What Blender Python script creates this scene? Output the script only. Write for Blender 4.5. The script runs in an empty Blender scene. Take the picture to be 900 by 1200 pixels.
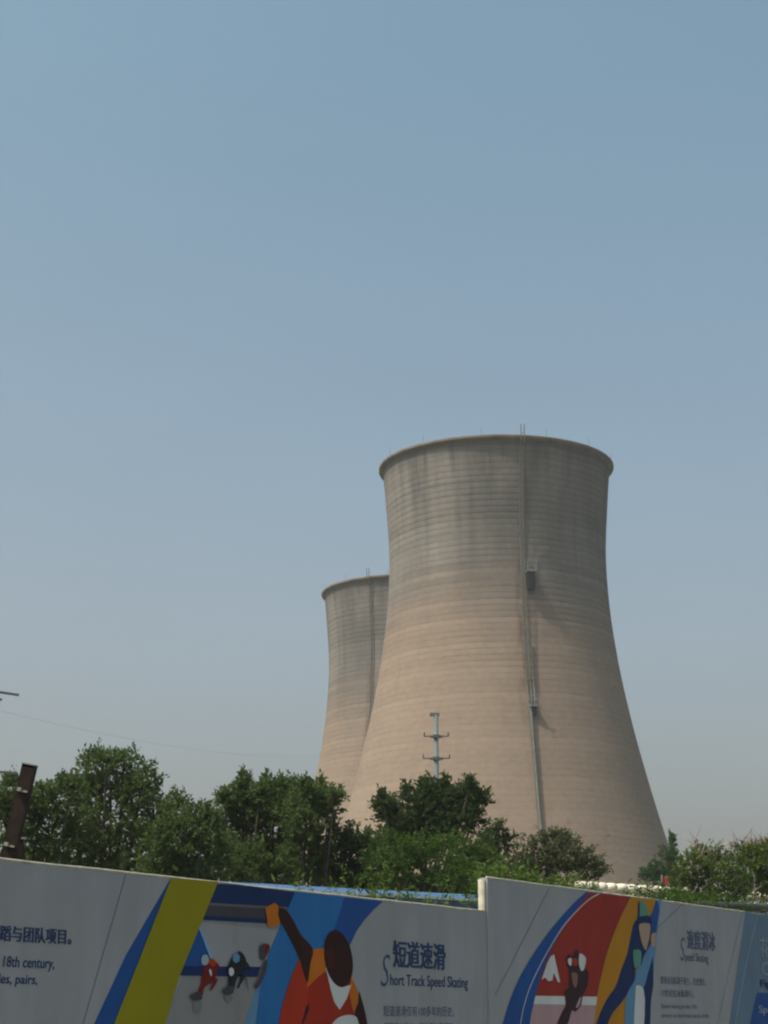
import bpy, bmesh, math, random
import numpy as np
from mathutils import Vector, Matrix

R = math.radians
sc = bpy.context.scene
C = sc.collection

# ------------------------------------------------------------------ camera
EYE = 1.6
PITCH = R(15.26)
F = 2200.0                      # focal length in pixels of a 900x1200 frame
cd = bpy.data.cameras.new('camera')
cam = bpy.data.objects.new('camera', cd); C.objects.link(cam)
cam.location = (0, 0, EYE); cam.rotation_euler = (math.pi/2 + PITCH, 0, 0)
cd.sensor_fit = 'VERTICAL'; cd.sensor_height = 24; cd.sensor_width = 18
cd.lens = F/1200*24
cd.clip_start = 0.1; cd.clip_end = 6000
sc.camera = cam

# ------------------------------------------------------------------ sky and sun
SUN_EL, SUN_AZ = R(59.5), R(-119)          # azimuth measured clockwise from +Y (the view direction)
sv = Vector((math.sin(SUN_AZ)*math.cos(SUN_EL), math.cos(SUN_AZ)*math.cos(SUN_EL), math.sin(SUN_EL)))
w = bpy.data.worlds.new('World'); sc.world = w; w.use_nodes = True
nt = w.node_tree
bg = nt.nodes['Background']
sky = nt.nodes.new('ShaderNodeTexSky'); sky.sky_type = 'NISHITA'; sky.sun_disc = False
sky.sun_elevation = SUN_EL; sky.sun_rotation = SUN_AZ
sky.air_density = 1.0; sky.dust_density = 5.8; sky.ozone_density = 1.0; sky.altitude = 0
tint = nt.nodes.new('ShaderNodeVectorMath'); tint.operation = 'MULTIPLY'; 
sg = nt.nodes.new('ShaderNodeTexCoord'); sx = nt.nodes.new('ShaderNodeSeparateXYZ'); nt.links.new(sg.outputs['Generated'], sx.inputs[0])
sr = nt.nodes.new('ShaderNodeValToRGB'); nt.links.new(sx.outputs['Z'], sr.inputs[0])     # milky low air, clearer blue above
el = sr.color_ramp.elements
el[0].position = 0.0; el[0].color = (1.13, .985, .93, 1); el[1].position = .52; el[1].color = (.98, 1.19, 1.03, 1)
e_ = el.new(.22); e_.color = (1.16, 1.12, .985, 1)
hn = nt.nodes.new('ShaderNodeTexNoise'); hn.inputs['Scale'].default_value = 2.5; hn.inputs['Detail'].default_value = 5     # faint uneven veil
hp = nt.nodes.new('ShaderNodeMapping'); hp.inputs['Scale'].default_value = (1, 1, 3.5)
nt.links.new(sg.outputs['Generated'], hp.inputs[0]); nt.links.new(hp.outputs[0], hn.inputs['Vector'])
hr = nt.nodes.new('ShaderNodeMapRange'); hr.inputs['From Min'].default_value = .3; hr.inputs['From Max'].default_value = .7; hr.inputs['To Min'].default_value = .975; hr.inputs['To Max'].default_value = 1.03
hs = nt.nodes.new('ShaderNodeVectorMath'); hs.operation = 'SCALE'
nt.links.new(hn.outputs['Fac'], hr.inputs['Value']); nt.links.new(sr.outputs[0], hs.inputs[0]); nt.links.new(hr.outputs[0], hs.inputs['Scale'])
nt.links.new(hs.outputs[0], tint.inputs[1])
nt.links.new(sky.outputs[0], tint.inputs[0]); nt.links.new(tint.outputs[0], bg.inputs[0])
bg.inputs[1].default_value = 0.15
sd = bpy.data.lights.new('sun', 'SUN'); sd.energy = 4.0; sd.angle = R(0.6); sd.color = (1.0, .90, .77)
so = bpy.data.objects.new('sun', sd); C.objects.link(so)
so.rotation_euler = sv.to_track_quat('Z', 'Y').to_euler()

sc.view_settings.view_transform = 'Standard'; sc.view_settings.look = 'None'
sc.view_settings.exposure = 0.08; sc.view_settings.gamma = 1.0
sc.view_settings.use_curve_mapping = False
sc.cycles.filter_width = 2.2
sc.cycles.max_bounces = 6; sc.cycles.diffuse_bounces = 3; sc.cycles.volume_bounces = 0
sc.cycles.use_denoising = True

# ------------------------------------------------------------------ helpers
rnd = random.Random(7)

def link(o, parent=None):
    C.objects.link(o)
    if parent: o.parent = parent
    return o

def mesh_obj(name, verts, faces, mat, parent=None, smooth=False):
    me = bpy.data.meshes.new(name); me.from_pydata([tuple(v) for v in verts], [], faces); me.update()
    if mat: me.materials.append(mat)
    if smooth: me.polygons.foreach_set('use_smooth', [True]*len(me.polygons))
    return link(bpy.data.objects.new(name, me), parent)

class MB:
    """collects shapes for one mesh"""
    def __init__(s): s.v = []; s.f = []
    def add(s, vs, fs):
        n = len(s.v); s.v += [Vector(v) for v in vs]; s.f += [tuple(i+n for i in f) for f in fs]
    def box(s, c, size, rot=None):
        a, b, d = [x/2 for x in size]
        vs = [Vector((x*a, y*b, z*d)) for x in (-1, 1) for y in (-1, 1) for z in (-1, 1)]
        if rot: vs = [rot @ v for v in vs]
        s.add([v+Vector(c) for v in vs], [(0,1,3,2),(4,6,7,5),(0,4,5,1),(2,3,7,6),(0,2,6,4),(1,5,7,3)])
    def tube(s, pts, rads, n=8, caps=True):
        pts = [Vector(p) for p in pts]
        if not hasattr(rads, '__len__'): rads = [rads]*len(pts)
        vs = []
        for i, p in enumerate(pts):
            t = (pts[min(i+1, len(pts)-1)] - pts[max(i-1, 0)]).normalized()
            a = t.cross(Vector((0.13, .31, 1)) if abs(t.z) < .9 else Vector((1, 0, 0))).normalized(); b = t.cross(a)
            for k in range(n):
                q = 2*math.pi*k/n
                vs.append(p + (a*math.cos(q)+b*math.sin(q))*rads[i])
        fs = [(i*n+k, i*n+(k+1) % n, (i+1)*n+(k+1) % n, (i+1)*n+k) for i in range(len(pts)-1) for k in range(n)]
        if caps: fs += [tuple(range(n))[::-1], tuple(range((len(pts)-1)*n, len(pts)*n))]
        s.add(vs, fs)
    def build(s, name, mat, parent=None, smooth=False):
        return mesh_obj(name, s.v, s.f, mat, parent, smooth)

def empty(name, loc):
    o = bpy.data.objects.new(name, None); C.objects.link(o); o.location = loc
    o.empty_display_size = .3
    bpy.context.view_layer.update()
    return o

def tag(o, label=None, cat=None, group=None, kind=None):
    if label: o['label'] = label
    if cat: o['category'] = cat
    if group: o['group'] = group
    if kind: o['kind'] = kind
    return o

def ray(px, py):                # direction of a photograph pixel from the eye
    a, b = (px-450)/F, (600-py)/F
    return Vector((a, math.cos(PITCH)-b*math.sin(PITCH), math.sin(PITCH)+b*math.cos(PITCH)))
def at(px, py, Y):              # world point on that ray at distance Y ahead
    v = ray(px, py); v = v*(Y/v.y); v.z += EYE
    return v

# ------------------------------------------------------------------ materials
def mat(name, col, rough=.8, spec=.3, metal=0, noise=None, bump=None):
    """noise=(scale, amount) multiplies the colour unevenly; bump=(scale, distance)"""
    m = bpy.data.materials.new(name); m.use_nodes = True; t = m.node_tree; b = t.nodes['Principled BSDF']
    b.inputs['Base Color'].default_value = (*col, 1); b.inputs['Roughness'].default_value = rough
    b.inputs['Specular IOR Level'].default_value = spec; b.inputs['Metallic'].default_value = metal
    tc = t.nodes.new('ShaderNodeTexCoord')
    if noise:
        n = t.nodes.new('ShaderNodeTexNoise'); n.inputs['Scale'].default_value = noise[0]; n.inputs['Detail'].default_value = 6
        mr = t.nodes.new('ShaderNodeMapRange'); mr.inputs['From Min'].default_value = .3; mr.inputs['From Max'].default_value = .7
        mr.inputs['To Min'].default_value = 1-noise[1]; mr.inputs['To Max'].default_value = 1+noise[1]
        mx = t.nodes.new('ShaderNodeVectorMath'); mx.operation = 'SCALE'; mx.inputs[0].default_value = col
        t.links.new(tc.outputs['Object'], n.inputs['Vector']); t.links.new(n.outputs['Fac'], mr.inputs['Value'])
        t.links.new(mr.outputs[0], mx.inputs['Scale']); t.links.new(mx.outputs[0], b.inputs['Base Color'])
    if bump:
        n = t.nodes.new('ShaderNodeTexNoise'); n.inputs['Scale'].default_value = bump[0]; n.inputs['Detail'].default_value = 4
        bp = t.nodes.new('ShaderNodeBump'); bp.inputs['Distance'].default_value = bump[1]
        t.links.new(tc.outputs['Object'], n.inputs['Vector']); t.links.new(n.outputs['Fac'], bp.inputs['Height'])
        t.links.new(bp.outputs[0], b.inputs['Normal'])
    return m

def leaf_mat(name, cols, trans=.42):
    m = bpy.data.materials.new(name); m.use_nodes = True; t = m.node_tree; t.nodes.clear()
    out = t.nodes.new('ShaderNodeOutputMaterial'); g = t.nodes.new('ShaderNodeNewGeometry')
    cr = t.nodes.new('ShaderNodeValToRGB'); e = cr.color_ramp.elements
    while len(e) < len(cols): e.new(.5)
    for i, c in enumerate(cols): e[i].position = i/(len(cols)-1); e[i].color = (*c, 1)
    t.links.new(g.outputs['Random Per Island'], cr.inputs[0])
    d = t.nodes.new('ShaderNodeBsdfDiffuse'); tr = t.nodes.new('ShaderNodeBsdfTranslucent'); mx = t.nodes.new('ShaderNodeMixShader')
    gl = t.nodes.new('ShaderNodeBsdfGlossy'); gl.inputs['Roughness'].default_value = .45; gl.inputs['Color'].default_value = (.9, .95, 1, 1)
    m2 = t.nodes.new('ShaderNodeMixShader'); m2.inputs[0].default_value = .0
    mx.inputs[0].default_value = trans
    t.links.new(cr.outputs[0], d.inputs[0]); t.links.new(cr.outputs[0], tr.inputs[0])
    t.links.new(d.outputs[0], mx.inputs[1]); t.links.new(tr.outputs[0], mx.inputs[2])
    t.links.new(mx.outputs[0], m2.inputs[1]); t.links.new(gl.outputs[0], m2.inputs[2]); t.links.new(m2.outputs[0], out.inputs[0])
    return m

def concrete_mat():
    """ring-cast shell: a tone per lift, dark joints, run-off streaks and soot towards the top"""
    m = bpy.data.materials.new('shell_concrete'); m.use_nodes = True; t = m.node_tree; N = t.nodes; L = t.links
    b = N['Principled BSDF']; b.inputs['Roughness'].default_value = .92; b.inputs['Specular IOR Level'].default_value = .12
    tc = N.new('ShaderNodeTexCoord'); sp = N.new('ShaderNodeSeparateXYZ'); L.new(tc.outputs['Object'], sp.inputs[0])
    def mth(op, a, bb=None, cc=None, clamp=False):
        n = N.new('ShaderNodeMath'); n.operation = op; n.use_clamp = clamp
        for i, v in enumerate((a, bb, cc)):
            if v is None: continue
            if isinstance(v, (int, float)): n.inputs[i].default_value = v
            else: L.new(v, n.inputs[i])
        return n.outputs[0]
    def noise(scale_vec, scale=1, detail=5, rough=.55):
        mp = N.new('ShaderNodeMapping'); mp.inputs['Scale'].default_value = scale_vec; L.new(tc.outputs['Object'], mp.inputs[0])
        n = N.new('ShaderNodeTexNoise'); n.inputs['Scale'].default_value = scale; n.inputs['Detail'].default_value = detail; n.inputs['Roughness'].default_value = rough
        L.new(mp.outputs[0], n.inputs['Vector']); return n.outputs['Fac']
    def rng(v, a, bb, c, d, smooth=False):
        n = N.new('ShaderNodeMapRange'); n.inputs['From Min'].default_value = a; n.inputs['From Max'].default_value = bb
        n.inputs['To Min'].default_value = c; n.inputs['To Max'].default_value = d; n.clamp = True
        if smooth: n.interpolation_type = 'SMOOTHSTEP'
        L.new(v, n.inputs['Value']); return n.outputs[0]
    def mix(fac, a, bb, mode='MIX'):
        n = N.new('ShaderNodeMix'); n.data_type = 'RGBA'; n.blend_type = mode
        if isinstance(fac, (int, float)): n.inputs['Factor'].default_value = fac
        else: L.new(fac, n.inputs['Factor'])
        for k, v in ((6, a), (7, bb)):
            if isinstance(v, tuple): n.inputs[k].default_value = (*v, 1)
            else: L.new(v, n.inputs[k])
        return n.outputs[2]
    z = sp.outputs['Z']
    wob = noise((.12, .12, .05), 1, 3)
    zz = mth('ADD', z, mth('MULTIPLY', wob, .5))
    lift = mth('DIVIDE', zz, .76)
    fr = mth('FRACT', lift)
    joint = mth('POWER', mth('ABSOLUTE', mth('SUBTRACT', mth('MULTIPLY', fr, 2), 1)), 2.5)     # 1 at a joint
    wn = N.new('ShaderNodeTexWhiteNoise'); wn.noise_dimensions = '1D'; L.new(mth('FLOOR', lift), wn.inputs['W'])
    amp = mth('MULTIPLY', rng(z, 34, 50, .5, 1), rng(noise((.08, .08, .1), 1, 3), .35, .65, .3, 1))
    tone = mth('ADD', 1, mth('MULTIPLY', mth('SUBTRACT', wn.outputs['Value'], .5), mth('MULTIPLY', amp, .26)))
    # joints show strongest in the upper half and fade in patches
    patch = noise((.06, .06, .25), 1, 4)
    vis = mth('MULTIPLY', rng(patch, .35, .6, .25, 1), rng(z, 30, 52, .35, 1))
    jd = mth('SUBTRACT', 1, mth('MULTIPLY', joint, mth('MULTIPLY', vis, .22)))
    # base colours
    big = noise((.05, .05, .05), 1, 5, .6)
    warm = mix(rng(big, .35, .65, 0, 1), (.212, .157, .126), (.246, .184, .149))
    grey = mix(rng(noise((.15, .15, .04), 1, 5), .35, .65, 0, 1), (.118, .108, .107), (.196, .176, .167))
    zt = mth('ADD', z, mth('MULTIPLY', mth('SUBTRACT', noise((.13, .13, .1), 1, 5), .5), 22))
    col = mix(mth('MULTIPLY', rng(zt, 44, 58, 0, 1, True), .9), warm, grey)
    # thin vertical run-off streaks
    st = noise((.9, .9, .012), 1, 5, .7)
    st2 = noise((.35, .35, .02), 1, 4, .6)
    smask = rng(z, 44, 69, 0, 1, True)
    col = mix(mth('MULTIPLY', mth('MULTIPLY', rng(st, .5, .66, 0, 1), smask), .72), col, (.075, .075, .073))
    col = mix(mth('MULTIPLY', mth('MULTIPLY', rng(st2, .52, .68, 0, 1), smask), .62), col, (.07, .071, .075))
    col = mix(mth('MULTIPLY', mth('MULTIPLY', rng(st, .30, .42, 1, 0), smask), .35), col, (.25, .215, .175))
    low = mth('MULTIPLY', rng(noise((.5, .5, .02), 1, 4, .65), .52, .7, 0, 1), .13)
    col = mix(low, col, (.11, .09, .075))
    # broad irregular bands of grime round the upper half
    bn = N.new('ShaderNodeTexNoise'); bn.noise_dimensions = '1D'; bn.inputs['Scale'].default_value = .55; bn.inputs['Detail'].default_value = 3
    L.new(mth('ADD', z, mth('MULTIPLY', noise((.05, .05, .05), 1, 2), 3)), bn.inputs['W'])
    bm_ = mth('MULTIPLY', mth('MULTIPLY', rng(bn.outputs['Fac'], .45, .6, 0, 1), rng(z, 42, 52, 0, 1, True)), rng(noise((.1, .1, .3), 1, 4), .4, .62, 0, 1))
    col = mix(mth('MULTIPLY', bm_, .24), col, (.085, .083, .08))
    col = mix(mth('MULTIPLY', rng(mth('ADD', z, mth('MULTIPLY', st, 2.0)), 68.6, 69.8, 0, 1), .5), col, (.08, .08, .08))  # shadow of the overhanging lip, painted in as a dark band below it
    # rust washed down beside the access ladder
    ang = mth('ARCTAN2', sp.outputs['X'], mth('MULTIPLY', sp.outputs['Y'], -1))
    da = mth('ADD', ang, mth('MULTIPLY', mth('SUBTRACT', noise((.4, .4, .15), 1, 4), .5), .07))
    near = mth('SUBTRACT', 1, mth('DIVIDE', mth('ABSOLUTE', mth('SUBTRACT', da, R(7.2))), .055), clamp=True)
    rz = mth('MULTIPLY', rng(z, 30, 40, 0, 1, True), rng(z, 52, 66, 1, .15, True))
    col = mix(mth('MULTIPLY', mth('MULTIPLY', near, rz), mth('MULTIPLY', rng(noise((.8, .8, .12), 1, 5, .7), .4, .6, 0, 1), .8)), col, (.075, .042, .032))
    # pitting and small marks
    pit = noise((1.2, 1.2, 1.6), 1, 6, .7)
    mk = rng(noise((.45, .45, .8), 1.0, 3, .5), .70, .76, 0, 1)
    col = mix(mth('MULTIPLY', mk, .45), col, (.085, .07, .06))
    pv = rng(pit, .3, .7, .88, 1.1)
    mul = mth('MULTIPLY', mth('MULTIPLY', jd, tone), pv)
    vs = N.new('ShaderNodeVectorMath'); vs.operation = 'SCALE'; L.new(col, vs.inputs[0]); L.new(mul, vs.inputs['Scale'])
    L.new(vs.outputs[0], b.inputs['Base Color'])
    bp = N.new('ShaderNodeBump'); bp.inputs['Distance'].default_value = .06; bp.inputs['Strength'].default_value = .7
    h = mth('SUBTRACT', mth('MULTIPLY', pit, .6), mth('MULTIPLY', joint, mth('MULTIPLY', vis, .6)))
    L.new(h, bp.inputs['Height']); L.new(bp.outputs[0], b.inputs['Normal'])
    return m

M = dict(
    concrete=concrete_mat(),
    rim=mat('rim_concrete', (.16, .135, .118), .9, .15, noise=(.6, .25)),
    steel=mat('galvanised_steel', (.24, .265, .28), .5, .4, .5, noise=(3, .12)),
    polesteel=mat('painted_pole', (.11, .135, .15), .7, .2, 0, noise=(2, .15)),
    darksteel=mat('dark_steel', (.07, .075, .08), .6, .3, .2, noise=(2, .2)),
    box=mat('dark_cabinet', (.018, .02, .024), .7, .1),
    ladder=mat('weathered_ladder_steel', (.14, .136, .124), .85, .1, 0, noise=(2, .2)),
    rust=mat('rusty_steel', (.022, .014, .012), .85, .15, 0, noise=(9, .4), bump=(40, .002)),
    clamp=mat('pale_bracket', (.24, .23, .20), .7, noise=(10, .2)),
    white=mat('printed_vinyl_white', (.312, .312, .322), .7, .1, noise=(1.2, .04), bump=(1.3, .01)),
    coping=mat('pale_board_edge', (.36, .335, .28), .8, noise=(6, .25)),
    bark=mat('bark', (.045, .037, .030), .9, .1, noise=(8, .3), bump=(20, .01)),
    twig=mat('dry_twigs', (.27, .20, .18), .9, .1, noise=(5, .3)),
    blueroof=mat('blue_roof_sheet', (.05, .105, .22), .5, .4, noise=(1.5, .12)),
    whitetrim=mat('white_gutter', (.55, .58, .60), .5, noise=(3, .1)),
    shedwall=mat('shed_wall', (.30, .31, .32), .8, noise=(2, .1)),
    stone=mat('pale_stone', (.62, .57, .47), .9, .15, noise=(4, .22), bump=(9, .02)),
    earth=mat('earth', (.17, .14, .10), .95, .1, noise=(1.5, .3), bump=(6, .03)),
    asphalt=mat('asphalt', (.05, .05, .052), .9, .2, noise=(3, .15), bump=(60, .004)),
    pave=mat('pavement_slabs', (.20, .19, .18), .9, .2, noise=(2, .15), bump=(20, .004)),
    kerb=mat('kerb_stone', (.34, .33, .31), .85, .2, noise=(4, .15)),
    paint=mat('road_paint', (.75, .75, .72), .7, noise=(6, .15)),
    red=mat('red_cloth', (.22, .03, .03), .8),
    wire=mat('cable', (.26, .27, .28), .6),
)

# ------------------------------------------------------------------ ground, road, pavement (below the frame)
A = R(30.6)                                            # the hoarding runs this far right of the view direction
D_ = Vector((math.sin(A), math.cos(A), 0)); N_ = Vector((math.cos(A), -math.sin(A), 0))   # along it / out of its face
O_ = N_*-11.4
def wp(u, z, n=0.0): return O_ + D_*u + N_*n + Vector((0, 0, z))
def W(px, py):
    v = ray(px, py); t = -11.4/(N_.x*v.x+N_.y*v.y); q = v*t
    return (q.x*D_.x+q.y*D_.y, EYE+q.z)

def sheet(name, u0, u1, n0, n1, z, m, kind='structure', nu=1):
    vs = []; fs = []
    for i in range(nu+1):
        u = u0+(u1-u0)*i/nu
        vs += [wp(u, z, n0), wp(u, z, n1)]
    fs = [(2*i, 2*i+1, 2*i+3, 2*i+2) for i in range(nu)]
    return tag(mesh_obj(name, vs, [f[::-1] for f in fs], m), kind=kind)

gm = mat('dry_ground', (.10, .095, .06), .95, .1, noise=(.15, .35), bump=(2, .05))
g = mesh_obj('ground', [(-1500, -1500, 0), (1500, -1500, 0), (1500, 1500, 0), (-1500, 1500, 0)], [(0, 1, 2, 3)], gm); tag(g, kind='structure')
sheet('road', -300, 500, 4.6, 17.6, .004, M['asphalt'])
b = MB()
for i in range(-30, 60):
    b.add([wp(i*6, .008, 11.05), wp(i*6+3, .008, 11.05), wp(i*6+3, .008, 11.2), wp(i*6, .008, 11.2)], [(0, 3, 2, 1)])
tag(b.build('road_markings', M['paint']), kind='structure')
b = MB(); b.add([wp(-300, 0, .3), wp(500, 0, .3), wp(500, 0, 4.45), wp(-300, 0, 4.45), wp(-300, .12, .3), wp(500, .12, .3), wp(500, .12, 4.45), wp(-300, .12, 4.45)],
                [(0, 1, 5, 4), (1, 2, 6, 5), (2, 3, 7, 6), (3, 0, 4, 7), (4, 5, 6, 7)])
tag(b.build('pavement', M['pave']), kind='structure')
b = MB(); b.add([wp(-300, 0, 4.455), wp(500, 0, 4.455), wp(500, 0, 4.6), wp(-300, 0, 4.6), wp(-300, .13, 4.455), wp(500, .13, 4.455), wp(500, .13, 4.6), wp(-300, .13, 4.6)],
                [(0, 1, 5, 4), (1, 2, 6, 5), (2, 3, 7, 6), (3, 0, 4, 7), (4, 5, 6, 7)])
tag(b.build('kerb', M['kerb']), kind='structure')

# ------------------------------------------------------------------ haze
hz = MB(); hz.box((0, 0, 41), (3100, 3100, 84.0))
hm = bpy.data.materials.new('haze_air'); hm.use_nodes = True; t = hm.node_tree; t.nodes.clear()
out = t.nodes.new('ShaderNodeOutputMaterial'); pv = t.nodes.new('ShaderNodeVolumePrincipled')
pv.inputs['Color'].default_value = (.60, .61, .63, 1); pv.inputs['Density'].default_value = .00045; pv.inputs['Anisotropy'].default_value = .1
t.links.new(pv.outputs[0], out.inputs['Volume'])
ho = hz.build('haze', hm); tag(ho, 'pale blue haze hanging over the whole site', 'haze', kind='stuff')

# ------------------------------------------------------------------ cooling towers
PROF = [(69.6, 14.40), (68.52, 14.32), (66.5, 14.14), (64.35, 13.97), (59.88, 13.64), (57.11, 13.58), (52.71, 13.77), (48.89, 14.12), (43.71, 14.85),
        (40.29, 15.47), (37.11, 16.12), (33.95, 16.83), (30.82, 17.62), (27.70, 18.42), (24.61, 19.27), (22.56, 19.85), (15, 22.1), (5, 25.1)]
pz = np.array([p[0] for p in PROF][::-1]); pr = np.array([p[1] for p in PROF][::-1])
zs = np.arange(5, 69.61, .58)
def _sm(zq):
    q = np.interp(zq[:, None] + np.linspace(-2.2, 2.2, 23)[None, :], pz, pr); return q.mean(1)
rs = _sm(zs)
rs[-6:] = np.interp(zs[-6:], pz, pr)
def rad(z): return float(np.interp(z, zs, rs))

def lathe(mb, prof, n=192, closed=False):
    vs = []; fs = []
    for (r, z) in prof:
        for k in range(n):
            a = 2*math.pi*k/n; vs.append((r*math.cos(a), r*math.sin(a), z))
    m = len(prof)
    for i in range(m if closed else m-1):
        j = (i+1) % m
        for k in range(n):
            k2 = (k+1) % n
            fs.append((i*n+k, i*n+k2, j*n+k2, j*n+k))
    mb.add(vs, fs)

def radial(a, r, z):            # a: angle from the side that faces the camera (-Y), positive to the right
    return Vector((math.sin(a)*r, -math.cos(a)*r, z))

def make_tower():
    t = empty('cooling_tower', (0, 0, 0))
    mb = MB(); lathe(mb, [(r, z) for r, z in zip(rs, zs)]); mb.build('shell', M['concrete'], t, True)
    mb = MB(); lathe(mb, [(r-.3, z) for r, z in zip(rs, zs)][::-1]); mb.build('inner_lining', M['rim'], t, True)
    # flared lip round the mouth
    mb = MB(); lathe(mb, [(14.3, 69.40), (14.5, 69.5), (14.93, 69.68), (14.95, 69.92), (14.87, 70.0), (14.25, 70.02)], closed=True)
    rim = mb.build('rim', M['rim'], t)
    mb = MB(); lathe(mb, [(25.3, 0), (25.3, 4.99), (24.6, 4.99), (24.6, 0)], 96, True); mb.build('basin_wall', M['rim'], t)
    AL = R(8.9)
    # access ladder following the shell
    mb = MB()
    zz = list(np.arange(6, 69.2, 1.1)) + [69.3, 70.0, 71.2]
    for s in (-1, 1):
        pts = []
        for z in zz:
            r = (rad(z)+.16) if z < 69.2 else 15.25
            p = radial(AL, r, z) + Vector((math.cos(AL), math.sin(AL), 0))*(.21*s); pts.append(p)
        mb.tube(pts, .055, 5)
    z = 6.2
    while z < 71:
        r = (rad(z)+.16) if z < 69.2 else 15.25
        c = radial(AL, r, z); e = Vector((math.cos(AL), math.sin(AL), 0))*.2
        mb.tube([c-e, c+e], .03, 4); z += .45
    lad = mb.build('ladder', M['ladder'], t)
    cg = MB()
    for s in (-1.2, -.4, .4, 1.2):
        cg.tube([radial(AL+s*.018, rad(z)+.75-.12*abs(s), z) for z in np.arange(40, 69, 1.5)], .035, 4)
    for z in np.arange(40, 69, 1.5):
        cg.tube([radial(AL+s*.018, rad(z)+(.12 if abs(s) > 1.5 else .75-.12*abs(s)), z) for s in (-1.7, -1.2, -.4, .4, 1.2, 1.7)], .045, 4)
    cg.build('safety_cage', M['ladder'], lad)
    # grey cable duct beside the ladder on the lower half
    mb = MB(); mb.tube([radial(AL-.002, rad(z)+.45, z) for z in np.arange(6, 37.5, 1.0)], .14, 6); mb.build('duct', M['ladder'], t)
    mb = MB(); mb.tube([radial(AL+.035, rad(z)+.28, z) for z in (44.5, 43, 41.5, 40, 38.5, 37.3)], .12, 6); mb.build('drain_pipe', M['ladder'], t)
    for (z, aw, h, dep) in ((53.1, .8, 2.1, 1.2), (36.7, .6, 1.0, .8)):
        a = AL + .058 if z > 50 else AL+.018
        rot = Matrix.Rotation(a, 3, 'Z')
        mb = MB(); mb.box(radial(a, rad(z)+dep/2-.1, z-h/2), (aw, dep, h), rot)
        cab = mb.build('service_box', M['box'], t)
        mb = MB(); mb.box(radial(a, rad(z)+dep/2+.05, z+.08), (aw+.35, dep+.25, .12), rot)
        pl = mb.build('platform', M['steel'], t)
        mb = MB()
        cs = [(-aw/2-.12, .1), (-aw/2-.12, 1.15), (aw/2+.12, 1.15), (aw/2+.12, .1)]
        P = [radial(a, rad(z)+q, z+.14) + rot @ Vector((x, 0, 0)) for x, q in cs]
        for p in P: mb.tube([p, p+Vector((0, 0, 1.15))], .035, 5)
        for hh in (.6, 1.15):
            for i in range(3): mb.tube([P[i]+Vector((0, 0, hh)), P[i+1]+Vector((0, 0, hh))], .03, 5)
        mb.build('handrail', M['steel'], pl)
    for a in (-66, -40, -10, 21, 47, 75, 105, 140, 180, 215, 250):
        p = radial(R(a), 14.8, 70.1)
        mb = MB(); mb.tube([p, p+Vector((0, 0, 1.0))], [.022, .014], 5); mb.build('lightning_rod', M['darksteel'], t)
    return t

tower = make_tower()
tag(tower, 'nearer and larger concrete cooling tower with an access ladder down its face', 'cooling tower', 'cooling towers')
tower.location = (14.29, 230, 0)
t2 = tower.copy(); C.objects.link(t2)
for ch in tower.children:
    if ch.name.split('.')[0] in ('service_box', 'platform', 'duct', 'drain_pipe'): continue
    c = ch.copy(); C.objects.link(c); c.parent = t2
    for gch in ch.children:
        if gch.name.startswith('safety_cage'): continue
        d = gch.copy(); C.objects.link(d); d.parent = c
t2['label'] = 'farther cooling tower half hidden behind the large one'
t2.location = (0.01536*302.2, 302.2, 0); t2.rotation_euler = (0, 0, R(-37))

# ------------------------------------------------------------------ foliage
def leaves_mesh(name, P, Dv, size, m, parent, ratio=.42, seed=1):
    """P points, Dv directions: one pointed leaf blade per point"""
    rg = np.random.default_rng(seed); n = len(P)
    Dv = Dv/np.linalg.norm(Dv, axis=1, keepdims=True)
    rv = rg.normal(size=(n, 3)); S = np.cross(Dv, rv); S /= np.linalg.norm(S, axis=1, keepdims=True)+1e-9
    L = size*rg.uniform(.45, 1.5, (n, 1)); Wd = L*ratio*.5
    V = np.empty((n, 4, 3)); V[:, 0] = P; V[:, 1] = P+Dv*L*.45+S*Wd; V[:, 2] = P+Dv*L; V[:, 3] = P+Dv*L*.45-S*Wd
    me = bpy.data.meshes.new(name); me.vertices.add(4*n); me.loops.add(4*n); me.polygons.add(n)
    me.vertices.foreach_set('co', V.reshape(-1)); me.loops.foreach_set('vertex_index', np.arange(4*n, dtype=np.int32))
    me.polygons.foreach_set('loop_start', np.arange(0, 4*n, 4, dtype=np.int32)); me.update(calc_edges=True)
    me.materials.append(m)
    return link(bpy.data.objects.new(name, me), parent)

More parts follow.
